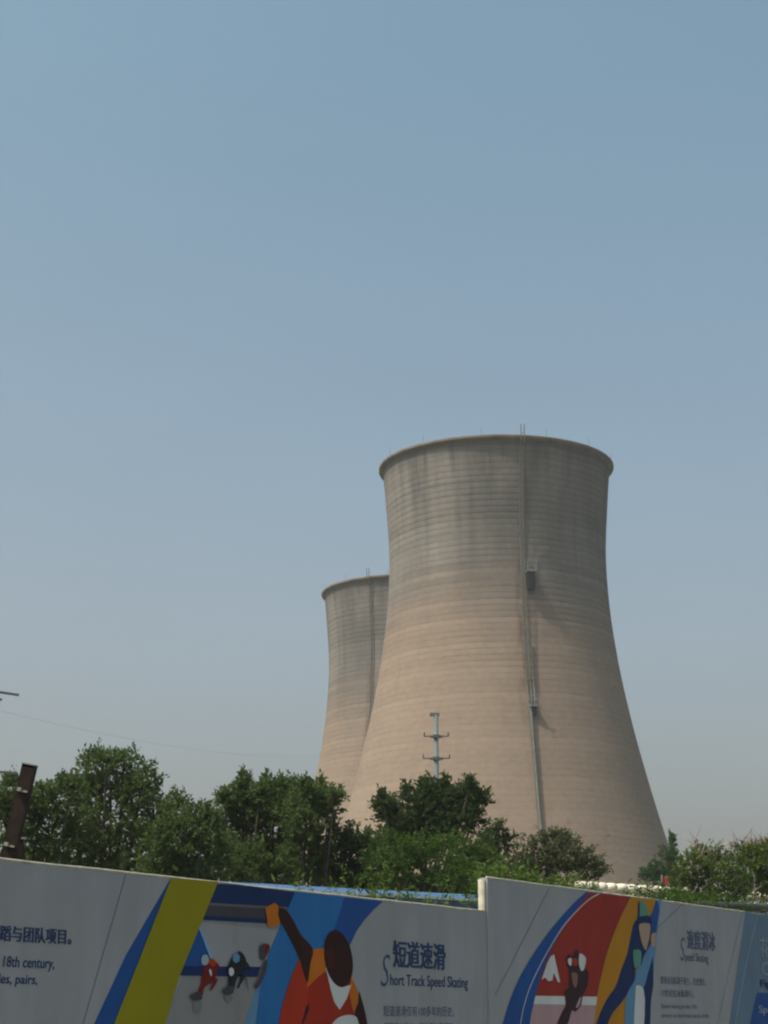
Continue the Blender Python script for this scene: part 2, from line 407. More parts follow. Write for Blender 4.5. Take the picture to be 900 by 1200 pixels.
def tree(name, label, cat, lobes, Y, twigs, m, leaf=.11, per=16, tl=.55, up=.5, seed=1, depth=None, ratio=.42, dense=1.0, bare=0, trunk_r=.1, group=None, stems=1, noise=.48):
    """lobes: (px, py, rx, ry, share) crown masses, placed at distance Y. Leaves sit along short twigs that leave each mass outward and up."""
    rg = np.random.default_rng(seed)
    k = Y/F*1.0; leaf = leaf*.80; twigs = int(twigs*1.2)
    Pts = []; Dir = []; centres = []; tops = []; trunk_r *= .75
    for i, (px, py, rx, ry, sh) in enumerate(lobes):
        yy = Y + rg.uniform(-.4, .4)*(depth or 1.2)
        c = np.array(at(px, py, yy)); r = np.array([rx*k, (rx*k+(depth or rx*k))/2, ry*k*1.0])
        centres.append((c, r))
        n = int(twigs*sh)
        u = rg.normal(size=(n, 3)); u /= np.linalg.norm(u, axis=1, keepdims=True)
        rr = rg.uniform(.15, 1, (n, 1))**.5
        # uneven outline: some directions pulled in, some pushed out
        fr = rg.uniform(0, 6.28, 3)
        wob = 1 + noise*np.sin(u[:, :1]*5+fr[0])*np.sin(u[:, 2:]*6+fr[1]) 
        st = c + u*r*rr*wob*.86
        d = u*.9 + rg.normal(size=(n, 3))*.45 + np.array([0, 0, up]); d /= np.linalg.norm(d, axis=1, keepdims=True)
        ln = tl*rg.uniform(.35, 1.15, (n, 1))*min(1, max(.45, float(r.min())))
        tt = np.linspace(.1, 1, per)
        for a in tt:
            p = st + d*ln*a + np.array([0, 0, -.10])*a*a*ln
            keep = rg.uniform(size=n) < .92
            Pts.append(p[keep]+rg.normal(size=p[keep].shape)*.02); dd = d + rg.normal(size=(n, 3))*.75; Dir.append(dd[keep])
        tops.append((st, d, ln))
    P = np.concatenate(Pts); Dd = np.concatenate(Dir)
    base = np.mean([c for c, r in centres], axis=0); x0, y0 = base[0], base[1]
    root = empty(name, (x0, y0, 0)); tag(root, label, cat, group)
    off = np.array([x0, y0, 0])
    mb = MB()
    for s in range(stems):
        bx = rg.uniform(-.4, .4)*(stems > 1)
        top = centres[0][0]-off if stems == 1 else centres[s % len(centres)][0]-off
        fk = Vector((top[0]*.35+bx, top[1]*.35, max(1.2, top[2]*.45)))
        mb.tube([(bx, 0, 0), fk*.5+Vector((bx*.5+.05, .03, 0)), fk], [trunk_r*1.3, trunk_r*1.05, trunk_r*.8], 8)
        for ci, (c, r) in enumerate(centres):
            if stems > 1 and ci % stems != s: continue
            c = Vector(c-off); mid = (fk+c)/2 + Vector((rg.uniform(-.1, .1), rg.uniform(-.1, .1), -.12))
            mb.tube([fk, mid, c], [trunk_r*.6, trunk_r*.4, trunk_r*.22], 6)
            for q in range(7):
                u = Vector(rg.normal(size=3)); u.normalize(); u.z = abs(u.z)
                e = c+Vector((u.x*r[0], u.y*r[1], u.z*r[2]))*.8
                mb.tube([c, (c+e)/2+Vector((0, 0, .05)), e], [trunk_r*.2, .018, .008], 4, False)
    mb.build('trunk', M['bark'], root, True)
    leaves_mesh('crown', P-off, Dd, leaf, m, root, ratio, seed)
    if bare:
        mb = MB()
        for (st, d, ln) in tops:
            for j in range(0, min(len(st), bare)):
                s = Vector(st[j]-off); dd = Vector(d[j]); l = float(ln[j, 0])*rg.uniform(1.2, 2.0)
                kx = Vector(rg.normal(size=3)).normalized()*.15
                mb.tube([s, s+(dd+kx)*l*.5, s+dd*l+kx*l], [.012, .009, .005], 3, False)
                for q in range(3):
                    m0 = s+(dd+kx)*l*rg.uniform(.3, .9); e = (dd+Vector(rg.normal(size=3))*.6)*l*.4
                    mb.tube([m0, m0+e], [.007, .004], 3, False)
        mb.build('dry_twigs', M['twig'], root)
    return root

G = dict(
    ash=leaf_mat('leaf_mid_green', [(.046, .074, .023), (.072, .108, .034), (.108, .146, .052), (.054, .088, .031)]),
    dark=leaf_mat('leaf_dark_green', [(.030, .052, .021), (.046, .075, .029), (.068, .100, .040)]),
    yellow=leaf_mat('leaf_yellow_green', [(.055, .088, .02), (.088, .128, .03), (.12, .16, .04)]),
    bushy=leaf_mat('leaf_fresh_green', [(.04, .078, .016), (.060, .105, .024), (.08, .125, .032)]),
    dull=leaf_mat('leaf_dull_green', [(.04, .065, .03), (.06, .09, .035), (.09, .105, .05), (.12, .10, .07)]),
    poplar=leaf_mat('leaf_poplar', [(.035, .075, .025), (.06, .115, .035)]),
    weed=leaf_mat('leaf_weed', [(.055, .095, .022), (.085, .135, .03), (.12, .17, .045)], .4),
)
GT = 'trees behind the hoarding'
tree('leafy_tree', 'tree behind the leaning rusty post at the left edge', 'tree',
     [(20, 938, 26, 20, 1), (50, 941, 26, 22, 1), (8, 975, 30, 35, 1), (60, 980, 40, 40, 1.6), (15, 919, 9, 6, .3), (84, 925, 16, 14, .5)], 38, 130, G['ash'], seed=2, group=GT)
tree('leafy_tree', 'tallest left-hand tree with a flat open top and gaps of sky in its crown', 'tree',
     [(125, 895, 30, 9, .6), (112, 888, 14, 6, .3), (145, 892, 20, 8, .35), (130, 925, 46, 16, 1.2), (165, 925, 26, 24, .9), (100, 925, 22, 16, .7), (120, 965, 55, 28, 2.2),
      (180, 960, 26, 34, 1.2), (90, 1000, 50, 35, 2), (160, 1005, 55, 34, 2.2)], 39.5, 110, G['ash'], seed=3, tl=.62, group=GT, noise=.4, trunk_r=.14)
tree('leafy_tree', 'small mid green tree in the dip right of the flat-topped tree', 'tree',
     [(207, 948, 12, 16, .5), (200, 985, 28, 30, 1.4), (238, 962, 18, 18, .8), (240, 1000, 34, 34, 1.8), (190, 1020, 30, 20, 1)], 37.5, 120, G['ash'], seed=4, group=GT)
tree('leafy_tree', 'tree with a tall pointed shoot standing above its crown', 'tree',
     [(287, 922, 5, 17, .4), (262, 938, 5, 12, .3), (305, 930, 5, 12, .3), (278, 945, 14, 22, .9), (298, 950, 12, 22, .8), (270, 985, 30, 34, 1.9), (295, 1015, 34, 28, 1.6)], 41, 120, G['ash'], seed=5, tl=.5, up=1.0, group=GT)
tree('leafy_tree', 'round-headed tree between the pointed shoot and the cooling towers', 'tree',
     [(322, 934, 17, 16, .9), (312, 922, 5, 12, .3), (331, 922, 5, 12, .3), (344, 930, 5, 12, .3), (338, 950, 18, 22, .8), (320, 965, 28, 26, 1.4), (325, 1008, 32, 32, 1.8)], 42, 120, G['ash'], seed=6, up=.8, group=GT)
tree('leafy_tree', 'tree in front of the foot of the farther cooling tower', 'tree',
     [(362, 940, 18, 15, .9), (358, 924, 5, 10, .3), (374, 927, 6, 11, .3), (392, 932, 5, 9, .2), (384, 945, 11, 14, .5), (352, 965, 24, 24, 1.2), (385, 972, 10, 14, .35), (360, 1005, 32, 34, 1.8)], 40, 120, G['ash'], seed=7, up=.7, group=GT)
tree('dark_shrub', 'low dark green tree in the gap between the taller crowns', 'tree',
     [(412, 985, 17, 16, 1), (395, 1010, 26, 24, 1.4), (432, 995, 12, 16, .6), (420, 1025, 30, 18, 1.2)], 41, 110, G['dark'], seed=8, leaf=.10, group=GT)
tree('leafy_tree', 'dark bushy tree in front of the larger cooling tower below the power pole', 'tree',
     [(455, 952, 13, 17, .8), (478, 930, 5, 10, .2), (498, 924, 5, 10, .3), (522, 924, 5, 9, .3), (550, 924, 6, 9, .3), (448, 940, 6, 9, .25), (505, 945, 34, 22, 1.9), (540, 940, 20, 16, .8), (562, 935, 8, 10, .3), (535, 965, 34, 20, 1.3), (500, 975, 40, 24, 1.6), (556, 958, 10, 10, .3), (470, 980, 30, 28, 1.4)],
     43, 130, G['dark'], seed=9, leaf=.11, up=.9, group=GT, trunk_r=.13)
tree('leafy_tree', 'lighter green bush in front of the dark bushy tree', 'tree',
     [(470, 1000, 42, 26, 2), (515, 1005, 45, 28, 2.2), (555, 1010, 30, 24, 1.2), (450, 1020, 30, 20, 1.2), (545, 1030, 40, 16, 1.2)], 40, 130, G['bushy'], seed=10, leaf=.09, tl=.42, group=GT)
tree('sapling', 'slender sapling beside the dark bushy tree', 'tree',
     [(585, 975, 5, 10, .5), (572, 988, 8, 12, .6), (592, 992, 9, 10, .5), (578, 1015, 17, 24, 1)], 42, 70, G['dark'], seed=11, leaf=.1, group=GT)
tree('half_dead_tree', 'half bare tree with pinkish dry twigs below the ladder of the large tower', 'tree',
     [(652, 985, 28, 12, .9), (625, 1000, 24, 20, .7), (665, 1003, 34, 16, 1.3), (690, 1018, 26, 13, .8), (610, 1015, 20, 16, .6), (645, 1020, 40, 14, 1.2)],
     46, 150, G['dull'], seed=12, leaf=.095, tl=.42, bare=16, up=.35, group=GT, stems=2, trunk_r=.07, per=13)
tree('poplar', 'slim poplar beside the right foot of the large cooling tower', 'tree',
     [(788, 988, 3.5, 12, .5), (787, 1005, 6, 14, .9), (787, 1022, 7, 14, 1)], 105, 90, G['poplar'], seed=13, leaf=.15, tl=.55, up=2.0, group='far trees by the tower foot')
tree('far_tree', 'small far tree at the right foot of the large cooling tower', 'tree',
     [(768, 1018, 9, 9, 1), (757, 1026, 8, 7, .7), (775, 1028, 12, 8, .8)], 100, 80, G['poplar'], seed=14, leaf=.15, tl=.5, group='far trees by the tower foot')
tree('far_tree', 'pale far tree partly behind the slim poplar', 'tree',
     [(798, 1012, 5, 12, .7), (777, 1000, 4, 12, .5), (800, 1028, 9, 9, .8)], 120, 70, G['dull'], seed=15, leaf=.15, tl=.5, group='far trees by the tower foot')
for i, (lab, lo) in enumerate((
        ('low dark undergrowth shrub below the flat-topped tree', [(95, 1025, 50, 22, 2), (30, 1015, 40, 22, 1.5), (165, 1030, 45, 20, 1.7)]),
        ('low dark undergrowth shrub below the pointed tree shoot', [(230, 1030, 40, 20, 1.6), (290, 1035, 45, 22, 2), (350, 1035, 40, 24, 1.8)]),
        ('low dark undergrowth shrub along the back of the blue roof', [(410, 1042, 45, 22, 1.8), (480, 1045, 50, 22, 2), (550, 1045, 45, 24, 1.8), (605, 1040, 30, 16, 1)]))):
    tree('undergrowth_shrub', lab, 'shrub', lo, 44.5 if i else 41.5, 120, G['dark'], seed=40+i, leaf=.12, tl=.5, group='undergrowth shrubs', stems=2, trunk_r=.04)
# thicket over the right-hand end of the hoarding
tree('thicket_shrub', 'climbing shrub with gaps where the pale stones begin', 'shrub',
     [(812, 1015, 14, 14, .9), (800, 1040, 18, 16, .9), (832, 1030, 20, 22, 1.2), (815, 1058, 26, 14, 1.2)], 38, 75, G['yellow'], seed=16, leaf=.085, tl=.5, up=.9, bare=9, group='thicket shrubs', stems=3, trunk_r=.04)
tree('thicket_shrub', 'shrub with brown dry shoots standing above green leaves', 'shrub',
     [(842, 1010, 16, 14, .8), (858, 1035, 20, 20, 1.2), (850, 1058, 28, 14, 1.1), (828, 1003, 10, 8, .3)], 39, 75, G['bushy'], seed=17, leaf=.085, tl=.55, up=1.1, bare=16, group='thicket shrubs', stems=3, trunk_r=.04)
tree('thicket_shrub', 'tallest of the thicket shrubs cut by the right edge of the view', 'shrub',
     [(880, 1008, 16, 18, 1), (902, 1000, 18, 18, 1), (885, 1035, 24, 24, 1.3), (915, 1030, 24, 30, 1.5)], 40, 80, G['yellow'], seed=18, leaf=.09, tl=.5, up=1.1, bare=14, group='thicket shrubs', stems=3, trunk_r=.04)
tree('dry_tree', 'brownish dry tree far behind the thicket at the right edge', 'tree',
     [(868, 998, 12, 12, .5), (892, 998, 16, 14, .7), (912, 1005, 18, 18, .8)], 55, 45, G['dull'], seed=19, leaf=.09, tl=.5, up=1.0, bare=40, stems=2, trunk_r=.06)

# weeds growing up behind and over the top edge of the hoarding
def weeds(name, label, spots, seed, m, bare=0):
    rg = np.random.default_rng(seed)
    x0 = wp(np.mean([s[0] for s in spots]), 0, -.35)
    root = empty(name, x0); tag(root, label, 'weeds', kind='stuff')
    P = []; Dd = []; mb = MB()
    for (u, z, n, h) in spots:
        for i in range(n):
            b0 = Vector(wp(u+rg.normal()*.14, z-.5, -.35+rg.normal()*.10)) - x0
            tip = b0+Vector((rg.normal()*.14, rg.normal()*.12, .5+h*rg.uniform(.15, 1.1)))
            over = (tip-b0).dot(N_)+(b0+x0-O_).dot(N_)+.16      # keep every shoot behind the board
            if over > 0: tip = tip-N_*over
            ob = (b0+x0-O_).dot(N_)+.18
            if ob > 0: b0 = b0-N_*ob
            md = (b0+tip)/2+Vector((rg.normal()*.04, rg.normal()*.04, 0))
            mb.tube([b0, md, tip], [.006, .005, .002], 3, False)
            for a in np.linspace(.3, 1, 15):
                q = b0.lerp(tip, a); P.append(q); Dd.append(Vector((rg.normal(), rg.normal(), .5+rg.normal()*.5)))
    mb.build('stems', m, root)
    leaves_mesh('leaves', np.array([tuple(p) for p in P]), np.array([tuple(p) for p in Dd]), .085, m, root, .3, seed)
def wu(px): return W(px, 1060)[0]
sp = []
for px, n, h in ((375, 5, .22), (385, 4, .18), (402, 6, .2), (415, 5, .22), (432, 4, .2), (455, 9, .42), (463, 9, .35), (476, 14, .4), (486, 14, .38), (498, 8, .25), (512, 5, .2), (530, 8, .25), (540, 9, .28), (553, 10, .35), (562, 12, .42)):
    sp.append((wu(px), 3.0, max(2, int(n*.55)), h))
weeds('weeds', 'green weeds sprouting over the lower hoarding in front of the blue roof', sp, 31, G['weed'])
sp = [(wu(px), 3.44, n*2, h) for px, n, h in ((600, 10, .25), (612, 14, .3), (624, 12, .28), (640, 12, .22), (655, 10, .16), (670, 10, .18), (684, 8, .22), (697, 8, .3), (706, 6, .2), (722, 5, .12), (757, 3, .1))]
weeds('weeds', 'green weeds along the top of the taller hoarding left of the pale stones', sp, 32, G['weed'])
sp = [(wu(px), 3.47, 16, .28) for px in range(782, 905, 8)]
weeds('weeds', 'tangled green weeds under the thicket at the right end of the hoarding', sp, 33, G['bushy'])

# ------------------------------------------------------------------ shed with a blue roof
a0 = at(246, 1031.6, 32.6); a1 = at(585, 1047, 36.55); DZ = (a0.z+a1.z)/2-4.04
a0.z = 0; a1.z = 0
sd_ = (a1-a0).normalized(); sn = Vector((sd_.y, -sd_.x, 0)); Ls = (a1-a0).length
root = empty('blue_roofed_shed', a0); tag(root, 'long low shed with a blue sheet roof behind the lower hoarding', 'shed')
def sp_(u, n, z): return sd_*u + sn*n + Vector((0, 0, z+(DZ if z > 1 else 0)))
mb = MB()
def slab(mb, n0, z0, n1, z1, th, u0=0, u1=None):
    u1 = u1 or Ls
    vs = [sp_(u, n, z) for u in (u0, u1) for n, z in ((n0, z0), (n1, z1), (n1, z1-th), (n0, z0-th))]
    mb.add(vs, [(0, 4, 5, 1), (1, 5, 6, 2), (2, 6, 7, 3), (3, 7, 4, 0), (0, 1, 2, 3), (7, 6, 5, 4)])
slab(mb, .25, 3.915, -.35, 4.04, .05)

for i in range(int(Ls/.9)): mb.tube([sp_(.4+i*.9, .25, 3.908), sp_(.4+i*.9, -.35, 4.033)], .014, 4)
mb.build('roof', M['blueroof'], root)
mb = MB(); slab(mb, .36, 3.905, .22, 3.905, .04); mb.build('gutter', M['whitetrim'], root)
mb = MB(); slab(mb, .30, 3.855, .23, 3.855, .11); mb.build('fascia', M['blueroof'], root)
mb = MB(); slab(mb, .22, 3.55, -3.2, 3.55, 3.54)
mb.build('wall', M['shedwall'], root)
mb = MB(); slab(mb, -.36, 4.04, -3.3, 3.8, .05); mb.build('rear_roof', M['blueroof'], root)

# ------------------------------------------------------------------ pale stones on their bank
s0 = at(675, 1047, 44); s1 = at(960, 1035, 50); s0.z = s1.z = 0
dv = (s1-s0).normalized(); nv = Vector((dv.y, -dv.x, 0)); Lw = (s1-s0).length
root = empty('stone_wall', s0); tag(root, 'low wall topped by two rows of pale rounded stones behind the hoarding', 'stone wall')
mb = MB(); mb.add([dv*u+nv*n+Vector((0, 0, z)) for u in (-1, Lw) for n, z in ((1.6, 0), (.25, 4.3), (-.5, 4.3), (-1.5, 0))],
                  [(0, 4, 5, 1), (1, 5, 6, 2), (2, 6, 7, 3), (0, 1, 2, 3), (7, 6, 5, 4)])
mb.build('bank', M['earth'], root)
def stones(zb, size, name, gap):
    bm = bmesh.new(); u = 0
    while u < Lw:
        l = size[0]*rnd.uniform(.75, 1.3)
        v = bmesh.ops.create_icosphere(bm, subdivisions=2, radius=1)['verts']
        zr = zb + .004*u
        for q in v:
            c = q.co; c = Vector([math.copysign(abs(x)**.7, x) for x in c])
            c = Vector((c.x*l/2, c.y*size[1]/2, c.z*size[2]/2*rnd.uniform(.95, 1.05)))
            q.co = dv*(u+l/2+c.x) + nv*c.y + Vector((0, 0, zr+c.z))
        u += l+gap*rnd.uniform(.2, 1.6)
    me = bpy.data.meshes.new(name); bm.to_mesh(me); bm.free(); me.materials.append(M['stone'])
    me.polygons.foreach_set('use_smooth', [True]*len(me.polygons)); link(bpy.data.objects.new(name, me), root)
stones(4.43, (.62, .5, .26), 'lower_course', -.05)
stones(4.68, (.30, .4, .22), 'upper_course', .06)
# red flag on a short stick
p = at(776, 1036, 52); root = empty('red_flag', (p.x, p.y, 0)); tag(root, 'small red flag near the foot of the large tower', 'flag')
mb = MB(); mb.tube([(0, 0, 0), (0, 0, p.z+.25)], .02, 6); mb.build('pole', M['steel'], root)
vs = []; fs = []
for i in range(7):
    for j in range(4):
        vs.append((.02+i*.035, .03*math.sin(i*1.3+j*.4), p.z-.02+j*.08-.01*i))
fs = [(i*4+j, (i+1)*4+j, (i+1)*4+j+1, i*4+j+1) for i in range(6) for j in range(3)]
mesh_obj('cloth', vs, fs, M['red'], root, True)
# dark steel beam lying along the far end of the hoarding
mb = MB()
e0 = wp(29.6, 3.50, -.30); e1 = wp(33.6, 3.66, -.30)
mb.tube([Vector((0, 0, 0)), e1-e0], .055, 8)
root = empty('dark_beam', e0); tag(root, 'dark steel beam above the hoarding at the right edge under the thicket', 'beam')
mb.build('beam', M['darksteel'], root)
mb = MB(); mb.tube([Vector((0, 0, -3.5)), Vector((0, 0, .05))], .04, 6); mb.tube([e1-e0-Vector((0, 0, 3.66)), e1-e0], .04, 6); mb.build('stand', M['darksteel'], root)

# ------------------------------------------------------------------ rusty leaning post
pt = at(35, 897, 18.6); pb = at(10, 1003, 18.6)
ax = (pt-pb).normalized(); foot = pb - ax*((pb.z-.0)/ax.z)
root = empty('leaning_steel_post', foot); tag(root, 'rusty brown steel post leaning to the right above the hoarding', 'post')
zq = ax; xq = Vector((1, 0, 0)); xq = (xq-zq*xq.dot(zq)).normalized(); yq = zq.cross(xq)
rot = Matrix((xq, yq, zq)).transposed(); Lp = (pt-foot).length
mb = MB(); mb.box(rot @ Vector((0, 0, Lp/2)), (.135, .010, Lp), rot)
mb.box(rot @ Vector((-.0625, 0, Lp/2)), (.010, .12, Lp-.004), rot); mb.box(rot @ Vector((.0625, 0, Lp/2)), (.010, .12, Lp-.004), rot)
mb.box(rot @ Vector((0, -.056, Lp/2-.01)), (.11, .006, Lp-.03), rot)
mb.build('beam', M['rust'], root)
for py in (928, 992):
    L_ = (at(29, py, 18.6).z-foot.z)/ax.z
    mb = MB(); mb.box(rot @ Vector((.0, -.075, L_)), (.10, .02, .018), rot); mb.box(rot @ Vector((-.03, -.09, L_+.01)), (.04, .03, .035), rot)
    mb.build('bracket', M['clamp'], root)
mb = MB(); mb.box(rot @ Vector((0, 0, Lp+.006)), (.145, .13, .012), rot); mb.build('cap_plate', M['clamp'], root)
q = at(22, 984, 18.8); root = empty('short_steel_stub', (q.x, q.y, 0)); tag(root, 'short rusty stub at the foot of the leaning post', 'post')
mb = MB(); mb.box((0, 0, q.z/2), (.075, .06, q.z)); mb.box((.03, -.01, q.z/2-.02), (.035, .1, q.z-.02)); mb.build('stub', M['rust'], root)
mb = MB(); mb.box((.02, 0, q.z+.012), (.11, .09, .02)); mb.build('cap_plate', M['clamp'], root)

# ------------------------------------------------------------------ power poles and wires
pp = at(511, 838, 95)
root = empty('power_pole', (pp.x, pp.y, 0)); tag(root, 'grey power pole with two crossarms standing before the large cooling tower', 'power pole')
mb = MB(); mb.tube([(0, 0, 0), (0, 0, pp.z)], [.17, .115], 12); mb.build('pole', M['polesteel'], root, True)
arms = []
ard = Vector((math.cos(R(-28)), math.sin(R(-28)), 0))
for zpix, ln in ((863, .68), (889, .74)):
    z = at(511, zpix, 95).z
    mb = MB(); mb.tube([-ard*ln+Vector((0, 0, z+.06)), ard*ln+Vector((0, 0, z-.03))], .035, 6); mb.tube([-ard*.34+Vector((0, 0, z+.03)), ard*.34+Vector((0, 0, z-.02))], .075, 6)
    mb.box((0, 0, z), (.34, .34, .16)); am = mb.build('crossarm', M['darksteel'], root)
    for s in (-1, 1):
        e = ard*(ln*s)+Vector((0, 0, z+(.06 if s < 0 else -.03)))
        mb = MB(); mb.tube([e+Vector((0, 0, .02)), e+Vector((0, 0, .2))], [.05, .035], 6); mb.build('insulator', M['darksteel'], am)
    arms.append((Vector((pp.x, pp.y, 0))-ard*ln+Vector((0, 0, z+.24)), Vector((pp.x, pp.y, 0))+ard*ln+Vector((0, 0, z+.2))))
mb = MB(); mb.box((-.08, 0, pp.z+.03), (.5, .18, .16)); mb.build('pole_cap', M['polesteel'], root)
mb = MB(); mb.box((0, 0, at(511, 915, 95).z), (.36, .3, .2)); mb.build('clamp', M['darksteel'], root)

lp = at(-42, 800, 33)
root = empty('power_pole', (lp.x, lp.y, 0)); tag(root, 'power pole outside the left edge whose crossarm ends reach into view', 'power pole')
mb = MB(); mb.tube([(0, 0, 0), (0, 0, lp.z)], [.12, .08], 12); mb.build('pole', M['polesteel'], root, True)
for py0, py1, px1 in ((805, 814.5, 22), (812, 820, 2), (902, 906, 20)):
    e = at(px1, py1, 33)-Vector((lp.x, lp.y, 0)); s = at(-106, 2*py0-py1, 33)-Vector((lp.x, lp.y, 0))
    mb = MB(); mb.box((s+e)/2, ((e-s).length, .045, .04), Matrix.Rotation(math.atan2(-(e-s).z, (e-s).x), 3, 'Y'))
    mb.build('crossarm', M['darksteel'], root)
    if px1 == 22: tipL = e+Vector((lp.x, lp.y, 0))
def wire(a, b_, sag, label):
    pts = []
    for i in range(25):
        q = i/24; p = a.lerp(b_, q); p.z -= sag*4*q*(1-q); pts.append(p-a)
    r_ = MB(); r_.tube(pts, .0019, 4, False); o = r_.build('power_line', M['wire']); o.location = a; tag(o, label, 'cable', 'power lines')
wire(Vector((lp.x-.8, lp.y, tipL.z+.1)), arms[0][0], 1.2, 'upper thin power line crossing the sky towards the power pole')
wire(Vector((lp.x-.6, lp.y, tipL.z-1.2)), arms[1][0], 1.4, 'lower thin power line crossing the sky towards the power pole')

# ------------------------------------------------------------------ printed hoarding
def ink(name, c, rough=.7):
    if name not in M: M[name] = mat('ink_'+name, c, rough, .08, noise=(1.5, .05), bump=(1.3, .01)); weather(M[name])
    return M[name]
def shape(name, poly, n, m, parent, uv=False):
    """flat printed shape: outline in wall coordinates, lying n metres proud of the board"""
    pts = [W(*p) if not uv else p for p in poly]
    pts = [(u, max(.2, z)) for u, z in pts]
    o = Vector(parent.location) if parent.parent is None else Vector(parent.parent.location)
    base = .02 if parent == r2 else 0
    vs = [wp(u, z, base+(n-base)*.5)-o for u, z in pts]
    bm = bmesh.new(); f = bm.faces.new([bm.verts.new(v) for v in vs]); bm.normal_update()
    if f.normal.dot(N_) < 0: f.normal_flip()
    bmesh.ops.triangulate(bm, faces=[f])
    me = bpy.data.meshes.new(name); bm.to_mesh(me); bm.free(); me.materials.append(m)
    return link(bpy.data.objects.new(name, me), parent)
def stroke(name, pts, wd, n, m, parent):
    P = [Vector(W(*p)) for p in pts]; Lf = []; Rt = []
    for i, p in enumerate(P):
        t = (P[min(i+1, len(P)-1)]-P[max(0, i-1)]).normalized(); q = Vector((-t.y, t.x))*wd/2
        Lf.append(tuple(p+q)); Rt.append(tuple(p-q))
    return shape(name, Lf+Rt[::-1], n, m, parent, True)
def curve(pts, k=6):
    """Catmull-Rom through pixel points"""
    out = []; P = [pts[0]]+list(pts)+[pts[-1]]
    for i in range(1, len(P)-2):
        for j in range(k):
            t = j/k; p0, p1, p2, p3 = P[i-1], P[i], P[i+1], P[i+2]
            out.append(tuple(.5*((2*p1[c])+(-p0[c]+p2[c])*t+(2*p0[c]-5*p1[c]+4*p2[c]-p3[c])*t*t+(-p0[c]+3*p1[c]-3*p2[c]+p3[c])*t**3) for c in (0, 1)))
    return out+[pts[-1]]
def round_off(pts, k=4):
    n = len(pts); P = [tuple(p) for p in pts]; out = []
    for i in range(n):
        p0, p1, p2, p3 = P[i-1], P[i], P[(i+1) % n], P[(i+2) % n]
        for j in range(k):
            t = j/k; out.append(tuple(.5*((2*p1[c])+(-p0[c]+p2[c])*t+(2*p0[c]-5*p1[c]+4*p2[c]-p3[c])*t*t+(-p0[c]+3*p1[c]-3*p2[c]+p3[c])*t**3)*.75 + .25*(p1[c]+(p2[c]-p1[c])*t) for c in (0, 1)))
    return out
def text(s, box, n, m, parent, bold=.012, shear=0, weight=1, name='lettering'):
    """box = (px left, px right, py top, py bottom) of the ink, measured at its left end"""
    cu = bpy.data.curves.new('t', 'FONT'); cu.body = s; cu.size = 1; cu.offset = bold; cu.shear = shear; cu.resolution_u = 3
    to = bpy.data.objects.new('t', cu); C.objects.link(to); dg = bpy.context.evaluated_depsgraph_get(); dg.update()
    me = bpy.data.meshes.new_from_object(to.evaluated_get(dg)); bpy.data.objects.remove(to)
    co = np.empty(len(me.vertices)*3); me.vertices.foreach_get('co', co); co = co.reshape(-1, 3)
    lo, hi = co.min(0), co.max(0)
    u0, zt = W(box[0], box[2]); _, zb = W(box[0], box[3]); u1 = W(box[1], box[3])[0]
    o = Vector(parent.location)
    # heavier strokes: the same glyphs laid down again a hair to the side, each a millimetre above the last
    V = []; Fc = []; pol = [tuple(p.vertices) for p in me.polygons]; hgt = 1.0
    for k in range(weight):
        dx = .022*(k-(weight-1)/2)
        V += [wp(u0+(c[0]+dx-lo[0])/(hi[0]-lo[0])*(u1-u0), zb+(c[1]-lo[1])/(hi[1]-lo[1])*(zt-zb), n+.0007*k)-o for c in co]
        Fc += [tuple(i+k*len(co) for i in p) for p in pol]
    return mesh_obj(name, V, Fc, m, parent)

def board(u0, u1, ztop0, ztop1, n, th, root, joints):
    o = Vector(root.location)
    mb = MB(); vs = [wp(u, z, q)-o for u, zt in ((u0, ztop0), (u1, ztop1)) for q in (n, n-th) for z in (0, zt)]
    mb.add(vs, [(0, 4, 5, 1), (4, 6, 7, 5), (6, 2, 3, 7), (2, 0, 1, 3), (1, 5, 7, 3), (0, 2, 6, 4)])
    mb.build('board', M['white'], root)
    # rounded, slightly uneven top edge
    mb = MB(); pts = []; k = int((u1-u0)/.35)
    for i in range(k+1):
        u = u0+(u1-u0)*i/k; pts.append(wp(u, ztop0+(ztop1-ztop0)*i/k+rnd.uniform(-.003, .003), n-.012+rnd.uniform(-.003, .003))-o)
    mb.tube(pts, .017, 8); mb.build('top_edge', M['coping'], root, True)

def weather(m, scale=(1.2, 1.2, .12), amt=.10, rip=.02):
    t = m.node_tree; L = t.links; b = t.nodes['Principled BSDF']; src = b.inputs['Base Color'].links[0].from_socket
    tc = t.nodes.new('ShaderNodeTexCoord'); mp = t.nodes.new('ShaderNodeMapping'); mp.inputs['Scale'].default_value = scale
    n = t.nodes.new('ShaderNodeTexNoise'); n.inputs['Scale'].default_value = 2.2; n.inputs['Detail'].default_value = 6; n.inputs['Roughness'].default_value = .65
    mr = t.nodes.new('ShaderNodeMapRange'); mr.inputs['From Min'].default_value = .35; mr.inputs['From Max'].default_value = .7; mr.inputs['To Min'].default_value = 1.04; mr.inputs['To Max'].default_value = 1-amt
    v = t.nodes.new('ShaderNodeVectorMath'); v.operation = 'SCALE'
    L.new(tc.outputs['Object'], mp.inputs[0]); L.new(mp.outputs[0], n.inputs['Vector']); L.new(n.outputs['Fac'], mr.inputs['Value'])
    L.new(src, v.inputs[0]); L.new(mr.outputs[0], v.inputs['Scale']); L.new(v.outputs[0], b.inputs['Base Color'])
    n2 = t.nodes.new('ShaderNodeTexNoise'); n2.inputs['Scale'].default_value = 1.1; n2.inputs['Detail'].default_value = 2
    bp = t.nodes.new('ShaderNodeBump'); bp.inputs['Distance'].default_value = rip*3
    L.new(tc.outputs['Object'], n2.inputs['Vector']); L.new(n2.outputs['Fac'], bp.inputs['Height']); L.new(bp.outputs[0], b.inputs['Normal'])
weather(M['white'])
